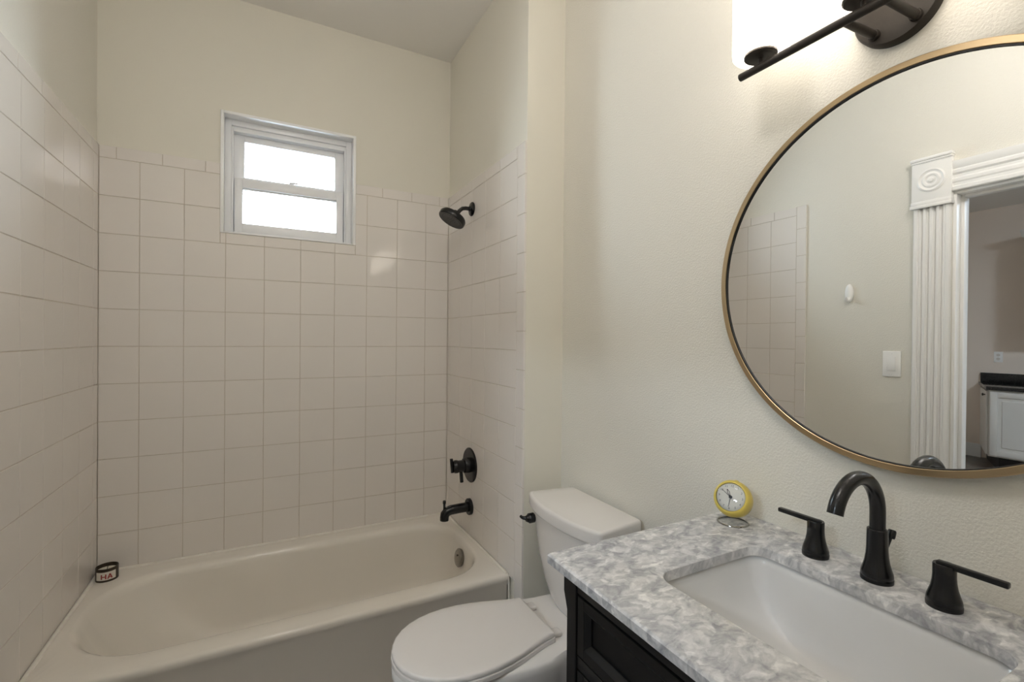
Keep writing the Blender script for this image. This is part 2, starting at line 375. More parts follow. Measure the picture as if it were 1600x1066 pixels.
# ------------------------------------------------------------------ window
win = thing('window_1', (.70, .07, WZ0), 'small white double-hung window above the bathtub', 'window', kind='structure')
def frame_bars(mb, x0, x1, z0, z1, y0, y1, t, b=None, tp=None, bev=.0015):
    b = t if b is None else b; tp = t if tp is None else tp
    mb.box(x0, x0+t, y0, y1, z0, z1, bev); mb.box(x1-t, x1, y0, y1, z0, z1, bev)
    mb.box(x0+t, x1-t, y0, y1, z0, z0+b, bev); mb.box(x0+t, x1-t, y0, y1, z1-tp, z1, bev)
    return mb
frame_bars(MB(), WX0, WX1, WZ0, WZ1, -.005, .062, .0125, .006).build('reveal_lining', M['reveal'], win)
f = frame_bars(MB(), .4275, .9775, .506+B, 1.036+B, .055, .15, .026, .016, .026)
frame_bars(f, .4535, .9515, .522+B, 1.010+B, .066, .15, .0075, .006, .022)
f.box(.4535, .4750, .101, .15, .522+B, .768+B); f.box(.9300, .9515, .101, .15, .522+B, .768+B); f.box(.4750, .9300, .101, .15, .522+B, .545+B)
f.build('outer_frame', M['vinyl'], win)
us = frame_bars(MB(), .456, .951, .765+B, .992+B, .102, .130, .048, .028, .033)
us = us.build('upper_sash', M['vinyl'], win)
MB().box(.502, .905, .116, .119, .79+B, .961+B).build('pane', M['glass'], us)
ls = frame_bars(MB(), .4655, .9395, .5285+B, .778+B, .070, .100, .032, .042, .042)
frame_bars(ls, .494, .913, .567+B, .739+B, .082, .096, .005, .005, .010, .0005)
ls = ls.build('lower_sash', M['vinyl'], win)
MB().box(.497, .910, .086, .089, .570+B, .734+B).build('pane', M['glass'], ls)
lk = MB(); lk.box(.672, .722, .078, .098, .777+B, .784+B, .002); lk.tube([(.697, .088, .784+B), (.697, .086, .790+B), (.722, .082, .793+B), (.732, .080, .791+B)], [.007, .006, .0045, .003], 10)
lk.build('sash_lock', M['vinyl'], win)
for x in (.502, .884):
    frame_bars(MB(), x, x+.021, .706+B, .728+B, .080, .0855, .0035).build('tilt_latch', M['vinyl'], ls)

# ------------------------------------------------------------------ bathtub
tub = thing('bathtub', (.74, -.38, 0), 'long cream built-in bathtub below the window', 'bathtub')
DK = -.910+B
def outer(z, inset=0.0, bow=0.0):
    r = .003
    lp = rrect(.002+0*inset, W-.002, -.757+inset, -.003, r, z, m=14)
    return [(x, y - (bow*math.sin(PI*min(max(x/W, 0), 1)) if y < -.5 else 0), zz) for x, y, zz in lp]
R4 = [.19, .26, .26, .19]
def basin(x0, x1, y0, y1, r, z): return rrect(x0, x1, y0, y1, r, z, m=14)
loops = [outer(0, .02), outer(DK-.055, .016, .004), outer(DK-.03, .002, .006), outer(DK-.014, 0, .008), outer(DK-.005, .004, .008), outer(DK, .013, .008),
         basin(.040, 1.440, -.684, -.078, [.17, .24, .26, .19], DK), basin(.047, 1.432, -.677, -.086, [.17, .24, .26, .19], DK-.003), basin(.056, 1.426, -.668, -.096, [.17, .24, .26, .19], DK-.012),
         basin(.066, 1.421, -.660, -.103, [.16, .23, .25, .18], DK-.035), basin(.12, 1.405, -.640, -.122, [.15, .22, .22, .15], DK-.14), basin(.22, 1.385, -.612, -.150, [.14, .2, .2, .14], DK-.25),
         basin(.29, 1.36, -.585, -.180, [.13, .18, .18, .13], DK-.305), basin(.36, 1.32, -.54, -.225, [.12, .14, .14, .12], DK-.325), basin(.5, 1.2, -.45, -.31, [.06]*4, DK-.33)]
MB().loft(loops, False, True).build('tub_shell', M['enamel'], tub, angle=50)
ck = MB()
ck.tube([(.008, -.0075, DK), (W-.008, -.0075, DK)], .0065, 8)
ck.tube([(.009, -.008, DK), (.009, -.748, DK-.002)], .008, 8); ck.tube([(W-.0075, -.008, DK), (W-.0075, -.748, DK-.002)], .0065, 8); ck.tube([(W-.004, -.758, DK-.006), (W-.004, -.760, .01)], .0034, 8)
ck.build('caulk_line', M['caulk'], tub)
ov = MB(); OC = Vector((1.4045, -.385, -.985+B)); oa = Vector((-1, 0, .16))
ov.lathe([(.0, -.012), (.038, -.012), (.041, -.002), (.041, .003), (.036, .008), (.02, .010), (0, .0105)], OC, oa, 36)
ov = ov.build('overflow_plate', M['nickel'], tub); tag(ov, 'round nickel overflow plate')
MB().lathe([(.004, .010), (.005, .0135), (0, .0145)], OC+Vector((0, 0, .012)), oa, 12).build('screw', M['nickel'], ov)

# ------------------------------------------------------------------ shower fittings
sh = thing('showerhead', (W, -.336, .671+B), 'matte black round shower head on a bent arm', 'shower head')
MB().lathe([(.033, 0), (.034, .004), (.031, .008), (.014, .013), (.012, .018), (0, .0185)], (W, -.336, .671+B), (-1, 0, 0)).build('wall_flange', M['black'], sh)
MB().tube([(W-.010, -.336, .671+B), (W-.035, -.336, .671+B), (W-.052, -.336, .667+B), (W-.066, -.336, .655+B), (W-.078, -.336, .638+B), (W-.084, -.336, .628+B)], .0095, 14).build('arm', M['black'], sh)
hn = Vector((-.49, 0, -.872)).normalized(); HC = Vector((1.371, -.336, .6045+B))
hd = MB(); hd.lathe([(0, -.052), (.012, -.052), (.015, -.047), (.016, -.040), (.024, -.034), (.033, -.036), (.036, -.032), (.060, -.027), (.066, -.019), (.066, -.001), (.063, .003), (.058, .0025), (0, .0025)], HC, hn, 40)
hd = hd.build('spray_head', M['black'], sh)
nz = MB(); hu = hn.cross(Vector((0, 1, 0))).normalized(); hv = Vector((0, 1, 0))
for rad, k in ((.010, 6), (.020, 10), (.047, 24)):
    for i in range(k):
        a = 2*PI*i/k; c = HC + hu*rad*math.cos(a) + hv*rad*math.sin(a)
        nz.lathe([(.0022, .002), (.0018, .0045), (0, .0046)], c, hn, 8)
tag(nz.build('nozzles', M['nozzle'], hd), 'dark grey rubber nozzles')

va = thing('shower_valve', (W, -.338, -.568+B), 'matte black shower valve handle on a round plate', 'shower valve')
VC = Vector((W, -.338, -.5685+B))
MB().lathe([(.083, 0), (.083, .004), (.079, .008), (.04, .010), (0, .010)], VC, (-1, 0, 0), 48).build('plate', M['black'], va)
vb = MB(); vb.lathe([(.036, .008), (.036, .032), (.034, .035), (.028, .036), (.028, .062), (.031, .070), (.031, .080), (.025, .090), (0, .091)], VC, (-1, 0, 0), 32)
vb.build('handle_body', M['black'], va)
MB().tube([VC+Vector((-.050, 0, -.015)), VC+Vector((-.044, 0, -.078))], .0085, 14).build('diverter_lever', M['black'], va)
MB().tube([VC+Vector((-.092, 0, -.026)), VC+Vector((-.098, 0, .040))], .0075, 14).build('lever', M['black'], va)

sp = thing('tub_spout', (W, -.342, -.768+B), 'matte black bathtub spout below the shower valve', 'tub spout')
SC_ = Vector((W, -.342, -.769+B))
MB().lathe([(.039, 0), (.039, .012), (.036, .015), (0, .015)], SC_, (-1, 0, 0), 36).build('wall_flange', M['black'], sp)
MB().tube([SC_+Vector(p) for p in ((-.010, 0, 0), (-.05, 0, 0), (-.100, 0, -.001), (-.118, 0, -.006), (-.129, 0, -.018), (-.132, 0, -.032), (-.1325, 0, -.045))], [.0225, .0225, .0225, .0222, .022, .021, .0205], 20).build('spout', M['black'], sp)
MB().lathe([(.005, 0), (.005, .032), (.0072, .034), (.0072, .046), (.006, .048), (0, .048)], SC_+Vector((-.133, 0, 0)), (-.0, 0, 1), 14).build('diverter_knob', M['black'], sp)

# ------------------------------------------------------------------ candle
CX, CY, CZ = .050, -.078, DK
cn = thing('candle', (CX, CY, CZ), 'small candle in a dark tin with HA on its label, on the bathtub corner', 'candle')
r = .0355
MB().ring([(r, 0), (r, .0475), (r-.0005, .050), (r-.002, .050), (r-.0025, .048), (r-.0025, .037), (r-.0025, .002), (.001, .002), (.001, 0)], (CX, CY, CZ), (0, 0, 1), 48).build('tin', M['tin'], cn)
MB().lathe([(r-.003, .001), (r-.003, .036), (r-.006, .037), (0, .0365)], (CX, CY, CZ), (0, 0, 1), 40).build('wax', M['wax'], cn)
MB().tube([(CX, CY, CZ+.036), (CX+.001, CY, CZ+.043), (CX+.003, CY, CZ+.048)], .0011, 8).build('wick', M['wick'], cn)
ca = math.atan2(-2.4364-CY, .5975-CX)
lb = MB(); rr_ = r+.0004
def cyl(a, z, rad): return (CX+rad*math.cos(a), CY+rad*math.sin(a), CZ+z)
def patch(mb, a0, a1, z0, z1, r0, r1, n=8, s0=0.0, s1=0.0):
    lps = []
    for i in range(n+1):
        a = a0+(a1-a0)*i/n
        lps.append([cyl(a, z0, r0), cyl(a, z1, r0), cyl(a, z1, r1), cyl(a, z0, r1)])
    mb.loft(lps, True, True)
patch(lb, ca-1.05, ca+.80, .008, .0385, r-.001, rr_, 24)
lb = lb.build('label', M['label'], cn)
def stroke(mb, p, q, w_):
    """a straight letter stroke (angle offset in metres along the tin, height) laid on the label"""
    d = Vector((q[0]-p[0], q[1]-p[1])); n_ = Vector((-d.y, d.x)).normalized()*w_/2; k = 5; lps = []
    for i in range(k+1):
        c = Vector(p)+d*i/k; a, b = c+n_, c-n_
        lps.append([cyl(ca+a.x/r, a.y, rr_-.0002), cyl(ca+a.x/r, a.y, rr_+.0003), cyl(ca+b.x/r, b.y, rr_+.0003), cyl(ca+b.x/r, b.y, rr_-.0002)])
    mb.loft(lps, True, True)
tx = MB(); z0, z1 = .012, .0305
stroke(tx, (-.017, z0), (-.017, z1), .0042); stroke(tx, (-.004, z0), (-.004, z1), .0042); stroke(tx, (-.017, .021), (-.004, .021), .0038)
stroke(tx, (.002, z0), (.0085, z1), .0042); stroke(tx, (.015, z0), (.0085, z1), .0042); stroke(tx, (.0045, .0175), (.0125, .0175), .0034)
tag(tx.build('lettering', M['red'], lb), 'dark red letters HA')

# ------------------------------------------------------------------ toilet
TY = -1.150
to = thing('toilet', (1.30, TY, 0), 'white two-piece toilet between the bathtub and the vanity', 'toilet')
def tank_loop(z, xf, xb, hf, hb, bow, n=18, rc=.018):
    """flat back, bowed front; counter-clockwise from the back corner"""
    pts = [(xb, hb)]
    for i in range(n+1):
        t = 1-2*i/n; y = hf*t
        pts.append((xf + bow*abs(t)**2.4, y))
    pts += [(xb, -hb)]
    m_ = [(xb, -hb+2*hb*i/8) for i in range(1, 8)]
    return [(x, TY-.003+y, z) for x, y in pts + m_]
mb = MB()
mb.loft([tank_loop(-.900+B, 1.510, 1.60, .105, .105, .03), tank_loop(-.885+B, 1.488, 1.618, .128, .128, .03), tank_loop(-.86+B, 1.476, 1.624, .143, .145, .032), tank_loop(-.80+B, 1.460, 1.628, .160, .158, .034), tank_loop(-.72+B, 1.447, 1.630, .176, .168, .036), tank_loop(-.62+B, 1.437, 1.632, .189, .175, .038), tank_loop(-.555+B, 1.432, 1.634, .200, .18, .04)], True, True)
mb.build('tank', M['china'], to, angle=60)
lid = [(x, y) for x, y, z in tank_loop(0, 1.417, 1.640, .211, .186, .042)]
MB().prism(lid, 'z', -.562+B, -.5145+B, .011, 4).build('tank_lid', M['china'], to, angle=50)
lv = MB(); LP = Vector((1.449, TY+.163, -.597+B))
lv.lathe([(.0175, -.004), (.0175, .014), (.014, .018), (.010, .026), (0, .027)], LP, (-1, 0, 0), 24)
lv.tube([LP+Vector((-.020, .004, 0)), LP+Vector((-.030, .012, 0)), LP+Vector((-.034, .018, .001)), LP+Vector((-.035, .025, .003))], [.0075, .0065, .0055, .005], 12)
tag(lv.build('flush_lever', M['black'], to), 'black flush lever')
def egg(xf, xb, hw, z, back=2.6, front=2.0, n=48, xc=None, yo=0.0):
    """bowl outline: rounded front at small x, squarer back"""
    xc = xb-.22 if xc is None else xc; out = []
    for i in range(n):
        a = 2*PI*i/n; c, s = math.cos(a), math.sin(a)
        e = back if c > 0 else front
        k = (abs(c)**e+abs(s)**e)**(-1/e)
        out.append((xc + (xb-xc if c > 0 else xc-xf)*c*k, TY+.008+yo + hw*s*k, z))
    return out
bowl = [egg(1.03, 1.60, .105, 0, 4, 2.4), egg(1.03, 1.60, .105, .02, 4, 2.4), egg(1.05, 1.60, .098, .06, 4, 2.4), egg(1.055, 1.60, .100, .14, 4, 2.2), egg(1.02, 1.60, .125, .21, 3.5, 2.1), egg(.96, 1.60, .150, .27, 3.2, 2.1),
        egg(.925, 1.605, .170, .325, 3.2, 2.05), egg(.912, 1.61, .178, .36, 3.4, 2.05), egg(.912, 1.61, .178, .378, 3.4, 2.05), egg(.918, 1.606, .172, .386, 3.4, 2.05)]
# narrower shelf behind the bowl that carries the tank
def waist(lp):
    out = []
    for x, y, z in lp:
        k = min(max((x-1.30)/.16, 0), 1); k = k*k*(3-2*k)
        out.append((x, TY+.004+(y-TY-.004)*(1-.22*k), z))
    return out
bowl = [waist(l) for l in bowl] + [waist(egg(.99, 1.56, .11, .387, 3.0, 2.05))]
MB().loft(bowl, True, True).build('bowl', M['china'], to, angle=55)
dk = MB(); dk.loft([rrect(1.40, 1.60, TY-.10, TY+.10, .04, .33), rrect(1.40, 1.61, TY-.105, TY+.105, .04, .364), rrect(1.41, 1.605, TY-.098, TY+.098, .04, .374)], True, True)
dk.build('tank_shelf', M['china'], to, angle=60)
def seat_loop(s, z, xr=1.375, dx=0.0):
    prof = [(.915, 0), (.9175, .028), (.926, .057), (.942, .086), (.965, .112), (.995, .134), (1.03, .150), (1.07, .160), (1.115, .1645), (1.16, .163), (1.205, .156), (1.25, .144), (1.29, .131), (1.325, .119), (1.350, .1125), (1.365, .1105), (1.374, .109), (1.377, .104)]
    P = [(1.115+(x-1.115)*s+dx, hw*s if hw > 0 else 0) for x, hw in prof]
    lft = [(x, TY+.008+h, z) for x, h in P]; rgt = [(x, TY+.008-h, z) for x, h in P[1:]]
    xb = P[-1][0]; hb = P[-1][1]
    back = [(xb, TY+.008-hb+2*hb*i/6, z) for i in range(1, 6)]
    return lft[::-1] + rgt + back
MB().loft([seat_loop(.985, .387), seat_loop(1.012, .389), seat_loop(1.015, .396), seat_loop(1.012, .401), seat_loop(.985, .4025)], True, True).build('seat', M['plastic'], to, angle=50)
cv = [seat_loop(.97, .4035), seat_loop(1.0, .405), seat_loop(1.004, .409), seat_loop(1.002, .414), seat_loop(.992, .4175), seat_loop(.97, .419), seat_loop(.8, .4205), seat_loop(.4, .4215)]
MB().loft(cv, True, True).build('seat_cover', M['plastic'], to, angle=50)
for s in (-1, 1):
    h = MB(); h.box(1.355, 1.415, TY+.008+s*.078-.016, TY+.008+s*.078+.016, .386, .401, .005, 3)
    h.build('hinge', M['plastic'], to)

# ------------------------------------------------------------------ vanity
VY0, VY1, VXF = -2.338, -1.668, 1.122
ZT = -.4045+B
vn = thing('vanity_cabinet', (1.39, -2.0, 0), 'black vanity cabinet with framed drawer fronts under the marble top', 'cabinet')
cb = MB()
cb.box(VXF+.02, W2-.002, VY1-.030, VY1-.012, .10, ZT, .001); cb.box(VXF+.02, W2-.002, VY0+.012, VY0+.030, .10, ZT, .001)
cb.box(VXF+.02, W2-.002, VY0+.03, VY1-.03, .10, .118, .001); cb.box(W2-.012, W2-.002, VY0+.03, VY1-.03, .118, .60, .0005)
cb.build('carcass', M['espresso'], vn)
def post(yo, yi, sgn):
    # corner post, wider bracket at the top on its outer side
    o_ = yo; i_ = yi
    return [(o_, ZT), (o_, ZT-.045), (o_-sgn*.006, ZT-.062), (o_-sgn*.0115, ZT-.078), (o_-sgn*.0115, .05), (o_-sgn*.016, 0), (i_+sgn*.006, 0), (i_, .08), (i_, ZT)]
for yo, yi, s in ((VY1, VY1-.041, 1), (VY0, VY0+.041, -1)):
    p_ = MB(); p_.prism(post(yo, yi, s), 'x', VXF, VXF+.042, .0012, 1)
    p_.build('corner_post', M['espresso'], vn, angle=25)
    q_ = MB(); q_.prism(post(yo, yi, s), 'x', W2-.045, W2-.003, .0012, 1)
    q_.build('back_post', M['espresso'], vn, angle=25)
FY0, FY1 = VY0+.041, VY1-.041
for za, zb in ((ZT-.033, ZT), (-.580+B, -.556+B), (.10, .145)):
    MB().box(VXF+.003, VXF+.022, FY0, FY1, za, zb, .001).build('face_rail', M['espresso'], vn)
def panel_front(name, y0, y1, z0, z1, st=.020):
    f_ = MB()
    x0, x1 = VXF+.002, VXF+.020
    f_.box(x0, x1, y1-st, y1, z0, z1, .001); f_.box(x0, x1, y0, y0+st, z0, z1, .001)
    f_.box(x0, x1, y0+st, y1-st, z1-st, z1, .001); f_.box(x0, x1, y0+st, y1-st, z0, z0+st, .001)
    # sloped moulding down to the recessed panel
    a = [(x0+.001, y0+st, z0+st), (x0+.001, y1-st, z0+st), (x0+.001, y1-st, z1-st), (x0+.001, y0+st, z1-st)]
    k = .010; b_ = [(x0+.010, y0+st+k, z0+st+k), (x0+.010, y1-st-k, z0+st+k), (x0+.010, y1-st-k, z1-st-k), (x0+.010, y0+st+k, z1-st-k)]
    c_ = [(x0+.014, p[1], p[2]) for p in b_]; d_ = [(x0+.0175, p[1], p[2]) for p in a]
    f_.loft([d_, a, b_, c_], True, True)
    return f_.build(name, M['espresso'], vn, angle=20)
panel_front('drawer', FY0+.003, FY1-.003, -.553+B, -.441+B)
mid = (FY0+FY1)/2
panel_front('drawer', mid+.002, FY1-.003, -.80+B, -.583+B); panel_front('drawer', FY0+.003, mid-.002, -.80+B, -.583+B)
panel_front('drawer', mid+.002, FY1-.003, .150, -.805+B); panel_front('drawer', FY0+.003, mid-.002, .150, -.805+B)

# marble top with the sink opening
HX0, HX1, HY0, HY1, HR = 1.2335, 1.5215, -2.200, -1.802, .034
TX0, TX1, TY0, TY1 = 1.1005, W2-.001, -2.362, -1.638
ZC = -.385+B
def R0(i, z): return rrect(TX0+i, TX1-i*.2, TY0+i, TY1-i, [.004+i*0]*4, z)
def R1(i, z): return rrect(HX0-i, HX1+i, HY0-i, HY1+i, HR+i, z)
ct = MB(); ct.loft([R0(.0015, ZC-.0195), R0(0, ZC-.018), R0(0, ZC-.0035), R0(.0032, ZC), R1(.003, ZC), R1(.0008, ZC-.001), R1(0, ZC-.003), R1(0, ZC-.0195)], closed=True)
tag(ct.build('countertop', M['marble'], None, angle=28), 'grey and white marble countertop with a sink cutout, on the black vanity', 'countertop')
# undermount sink
sk = thing('sink', (1.38, -2.0, -.56+B), 'white rectangular sink set under the marble countertop', 'sink')
def S(x0, x1, y0, y1, r_, z): return rrect(x0, x1, y0, y1, r_, z+B)
inn = [S(1.222, 1.533, -2.212, -1.790, .04, -.4048), S(1.228, 1.527, -2.206, -1.797, .036, -.4075), S(1.232, 1.5235, -2.200, -1.801, .034, -.425), S(1.236, 1.520, -2.196, -1.810, [.020, .03, .03, .03], -.47),
       S(1.240, 1.516, -2.190, -1.832, [.012, .03, .03, .03], -.513), S(1.245, 1.511, -2.18, -1.870, [.012, .03, .03, .03], -.543), S(1.255, 1.50, -2.165, -1.925, [.02, .035, .035, .035], -.558), S(1.28, 1.475, -2.12, -1.96, .05, -.565), S(1.33, 1.43, -2.06, -1.98, .035, -.568)]
out_ = [S(1.34, 1.42, -2.05, -1.99, .03, -.580), S(1.25, 1.505, -2.15, -1.93, .05, -.575), S(1.232, 1.525, -2.20, -1.83, .04, -.55), S(1.226, 1.530, -2.207, -1.796, .04, -.46), S(1.222, 1.533, -2.212, -1.790, .04, -.412)]
b_ = MB(); b_.loft(inn, False, True); b_.loft(out_ + [inn[0]], True, False)
b_.build('basin', M['sink'], sk, angle=75)
MB().lathe([(.022, -.001), (.022, .002), (.018, .0035), (.006, .003), (0, .003)], (1.38, -2.02, -.568+B), (0, 0, 1), 28).build('drain', M['black'], sk)

# ------------------------------------------------------------------ faucet set
FP = Vector((1.580, -1.997, ZC))
fc = thing('faucet', FP, 'matte black arched faucet between its two lever handles', 'faucet')
BELL = [(.0248, 0), (.0250, .006), (.0241, .008), (.0246, .010), (.0238, .016), (.0213, .024), (.0188, .034), (.0171, .046), (.0163, .058)]
MB().lathe([(0.02, 0)]+BELL+[(.0160, .085), (.0158, .092), (.014, .0935), (0, .0935)], FP, (0, 0, 1), 40).build('base', M['black'], fc)
AR, AZ = .070, .1235
pth = [FP+Vector((0, 0, .085)), FP+Vector((0, 0, .105))] + [FP+Vector((-AR+AR*math.cos(a), 0, AZ+AR*math.sin(a))) for a in [math.radians(165*i/22) for i in range(23)]]
MB().tube(pth, .0122, 24).build('spout', M['black'], fc)
rd = MB(); rd.tube([FP+Vector((.014, -.004, .042)), FP+Vector((.032, -.007, .074))], .0028, 10); rd.lathe([(.0058, 0), (.0066, .003), (.0066, .013), (.0055, .0155), (0, .0158)], FP+Vector((.031, -.007, .072)), (.42, 0, .9), 16)
rd.build('drain_rod', M['black'], fc)
def handle(pos, s, label):
    P = Vector(pos)
    h = thing('lever_tap', P, label, 'faucet handle', 'lever handles beside the faucet')
    MB().lathe([(.02, 0), (.0236, 0), (.0238, .006), (.0229, .008), (.0233, .010), (.0223, .016), (.0200, .023), (.0174, .032), (.0158, .042), (.0152, .052), (.0152, .0680), (.0143, .0700), (0, .0700)], P, (0, 0, 1), 36).build('base', M['black'], h)
    l = MB(); l.box(P.x-.0058, P.x+.0058, P.y-s*.010, P.y+s*.076, P.z+.0645, P.z+.0735, .0022, 2)
    l.build('lever', M['black'], h)
handle((1.580, -1.890, ZC), 1, 'black lever handle on the clock side of the faucet')
handle((1.580, -2.092, ZC), -1, 'black lever handle beyond the faucet, farthest from the clock')

# ------------------------------------------------------------------ alarm clock
KP = Vector((1.579, -1.702, ZC))
ck = thing('alarm_clock', KP, 'small round yellow alarm clock on a wire ring stand', 'alarm clock')
kn = Vector((-1.0, -.36, .50)).normalized()                 # dial direction
KC = KP + Vector((.002, 0, .0555))
MB().lathe([(0, -.036), (.014, -.035), (.026, -.031), (.035, -.023), (.0405, -.011), (.0425, .003), (.0415, .014), (.0385, .022), (.0355, .0255), (.0328, .0260), (.0318, .022), (0, .0215)], KC, kn, 48).build('case', M['yellow'], ck, angle=50)
dl = MB(); dl.lathe([(.0315, .0215), (.0315, .0228), (0, .0229)], KC, kn, 48)
dl = dl.build('dial', M['dial'], ck)
ku = Vector((0, 0, 1)); ku = (ku - kn*ku.dot(kn)).normalized(); kr = ku.cross(kn)   # up and right on the dial
def on_dial(x, y, d): return KC + kr*x + ku*y + kn*d
def bar(mb, x0, y0, x1, y1, w0, w1, d0, d1):
    dv = Vector((x1-x0, y1-y0)); n_ = Vector((-dv.y, dv.x)).normalized()
    lps = []
    for (x, y, w_) in ((x0, y0, w0), (x1, y1, w1)):
        a, b = Vector((x, y))+n_*w_/2, Vector((x, y))-n_*w_/2
        lps.append([on_dial(a.x, a.y, d0), on_dial(a.x, a.y, d1), on_dial(b.x, b.y, d1), on_dial(b.x, b.y, d0)])
    mb.loft(lps, True, True)
def clk(hours, rad): a = math.radians(90-30*hours); return rad*math.cos(a), rad*math.sin(a)
# numerals 1..12
num = MB()
for h in range(1, 13):
    cu = bpy.data.curves.new('n', 'FONT'); cu.body = str(h); cu.size = .0072; cu.align_x = 'CENTER'; cu.align_y = 'CENTER'; cu.extrude = .0001
    ob = bpy.data.objects.new('n', cu); COL.objects.link(ob)
    dg = bpy.context.evaluated_depsgraph_get(); me = bpy.data.meshes.new_from_object(ob.evaluated_get(dg))
    x, y = clk(h, .0257)
    me.transform(Matrix(((kr.x, ku.x, kn.x, 0), (kr.y, ku.y, kn.y, 0), (kr.z, ku.z, kn.z, 0), (0, 0, 0, 1))))
    me.transform(Matrix.Translation(on_dial(x, y, .0231)))
    num.bm.from_mesh(me); bpy.data.objects.remove(ob); bpy.data.curves.remove(cu); bpy.data.meshes.remove(me)
num.build('numerals', M['ink'], dl, smooth=False)
hh = MB(); x, y = clk(10.95, .0195); xm, ym = clk(10.95, .012); px, py = clk(13.95, .0022)
bar(hh, 0, 0, xm+px, ym+py, .0012, .0012, .0236, .0241); bar(hh, xm+px, ym+py, x, y, .0012, .0012, .0236, .0241)
bar(hh, 0, 0, xm-px, ym-py, .0012, .0012, .0236, .0241); bar(hh, xm-px, ym-py, x, y, .0012, .0012, .0236, .0241)
hh.lathe([(.0036, .0232), (.0036, .0262), (0, .0264)], KC, kn, 20)
hh.build('hour_hand', M['handblack'], dl)
mh = MB(); x, y = clk(10.1, .0255); bar(mh, 0, 0, x, y, .0017, .0008, .0244, .0248); mh.build('minute_hand', M['handblack'], dl)
al = MB(); x, y = clk(6.15, .0235); bar(al, 0, 0, x, y, .0014, .0008, .0249, .0252); al.build('alarm_hand', M['ink'], dl)
MB().lathe([(.0325, .0257), (.0305, .0275), (.020, .0300), (0, .0312)], KC, kn, 40).build('crystal', M['crystal'], ck)
MB().lathe([(.005, -.004), (.005, .002), (.0035, .003), (0, .003)], KC + ku*.042 - kn*.002, ku, 16).build('button', M['yellow'], ck)
st = MB()
rg = [KP+Vector((.0335*math.cos(a), .0335*math.sin(a), .0017)) for a in [2*PI*i/40 for i in range(40)]]
st.tube(rg, .0019, 8, closed=True)
nb = Vector((-kn.x, -kn.y, 0)).normalized()
st.tube([KP+nb*.0335+Vector((0, 0, .0017)), KP+nb*.026+Vector((0, 0, .006)), KP+nb*.012+Vector((.002, 0, .011)), KP+Vector((.003, 0, .013))], .0016, 8)
st.build('ring_stand', M['chrome'], ck)

# ------------------------------------------------------------------ mirror
MC = Vector((W2, -1.9986, .184+B))
mr = thing('mirror', MC, 'large round brass-framed mirror on the wall above the faucet', 'mirror')
MB().ring([(.3785, .0005), (.3785, .0240), (.3770, .0255), (.3665, .0255), (.3655, .0247), (.3655, .0005)], MC, (-1, 0, 0), 160).build('frame', M['brass'], mr)
MB().ring([(.3654, .001), (.3654, .0238), (.3635, .0238), (.3635, .001)], MC, (-1, 0, 0), 160).build('inner_lip', M['lip'], mr)
MB().lathe([(.3634, .002), (.3634, .0200), (0, .0200)], MC, (-1, 0, 0), 160).build('glass', M['mirror'], mr)

# ------------------------------------------------------------------ vanity light
LX, LZ = 1.530, .6320+B
vl = thing('vanity_light', (W2, -1.988, .685+B), 'dark bronze wall light with white glass cylinder shades above the mirror', 'wall light')
MB().lathe([(.0715, 0), (.0715, .014), (.068, .0185), (0, .019)], (W2, -1.988, .683+B), (-1, 0, 0), 64).build('back_plate', M['bronze'], vl)
MB().tube([(LX, -1.745, LZ), (LX, -2.231, LZ)], .0082, 18).build('bar', M['bronze'], vl)
for y in (-1.955, -2.021):
    a_ = MB(); a_.tube([(W2-.018, y, .640+B), (LX, y, LZ+.002)], .0078, 16); a_.lathe([(.0102, 0), (.0102, .006), (.009, .008), (0, .008)], (W2-.018, y, .640+B), (-1, 0, 0), 18)
    a_.build('arm', M['bronze'], vl)
for y in (-1.793, -1.988, -2.183):
    MB().lathe([(.0045, 0), (.0045, .012), (.030, .0135), (.0325, .016), (.0325, .021), (.030, .024), (.016, .026), (0, .026)], (LX, y, LZ+.006), (0, 0, 1), 32).build('lamp_cup', M['bronze'], vl)
    z = LZ+.0225
    s_ = MB(); s_.ring([(.0345, .002), (.0515, .002), (.0545, .006), (.0550, .012), (.0550, .150), (.0535, .150), (.0520, .012), (.0345, .008)], (LX, y, z), (0, 0, 1), 48)
    shd = tag(s_.build('shade', M['shade'], vl), 'lit white frosted glass shade')
    MB().lathe([(.012, .0), (.012, .050), (.014, .056), (.021, .075), (.026, .095), (.024, .112), (.014, .124), (0, .128)], (LX, y, z+.003), (0, 0, 1), 24).build('bulb', M['bulb'], shd)

# ------------------------------------------------------------------ globe lamp added out of view to fill the room with light
cl = thing('added_globe_light', (.68, -1.98, CEIL), 'added white globe fill light, hung out of view from the bathroom ceiling', 'added fill light')
MB().lathe([(.065, 0), (.065, .018), (.058, .024), (0, .025)], (.68, -1.98, CEIL), (0, 0, -1), 36).build('canopy', M['bronze'], cl)
MB().tube([(.68, -1.98, CEIL-.02), (.68, -1.98, CEIL-.19)], .007, 12).build('stem', M['bronze'], cl)
GZ = CEIL-.31
MB().lathe([(.0, -.13)]+[(.13*math.sin(a), -.13*math.cos(a)) for a in [PI*i/24 for i in range(1, 24)]]+[(0, .13)], (.68, -1.98, GZ), (0, 0, 1), 40).build('globe', M['fill_globe'], cl)

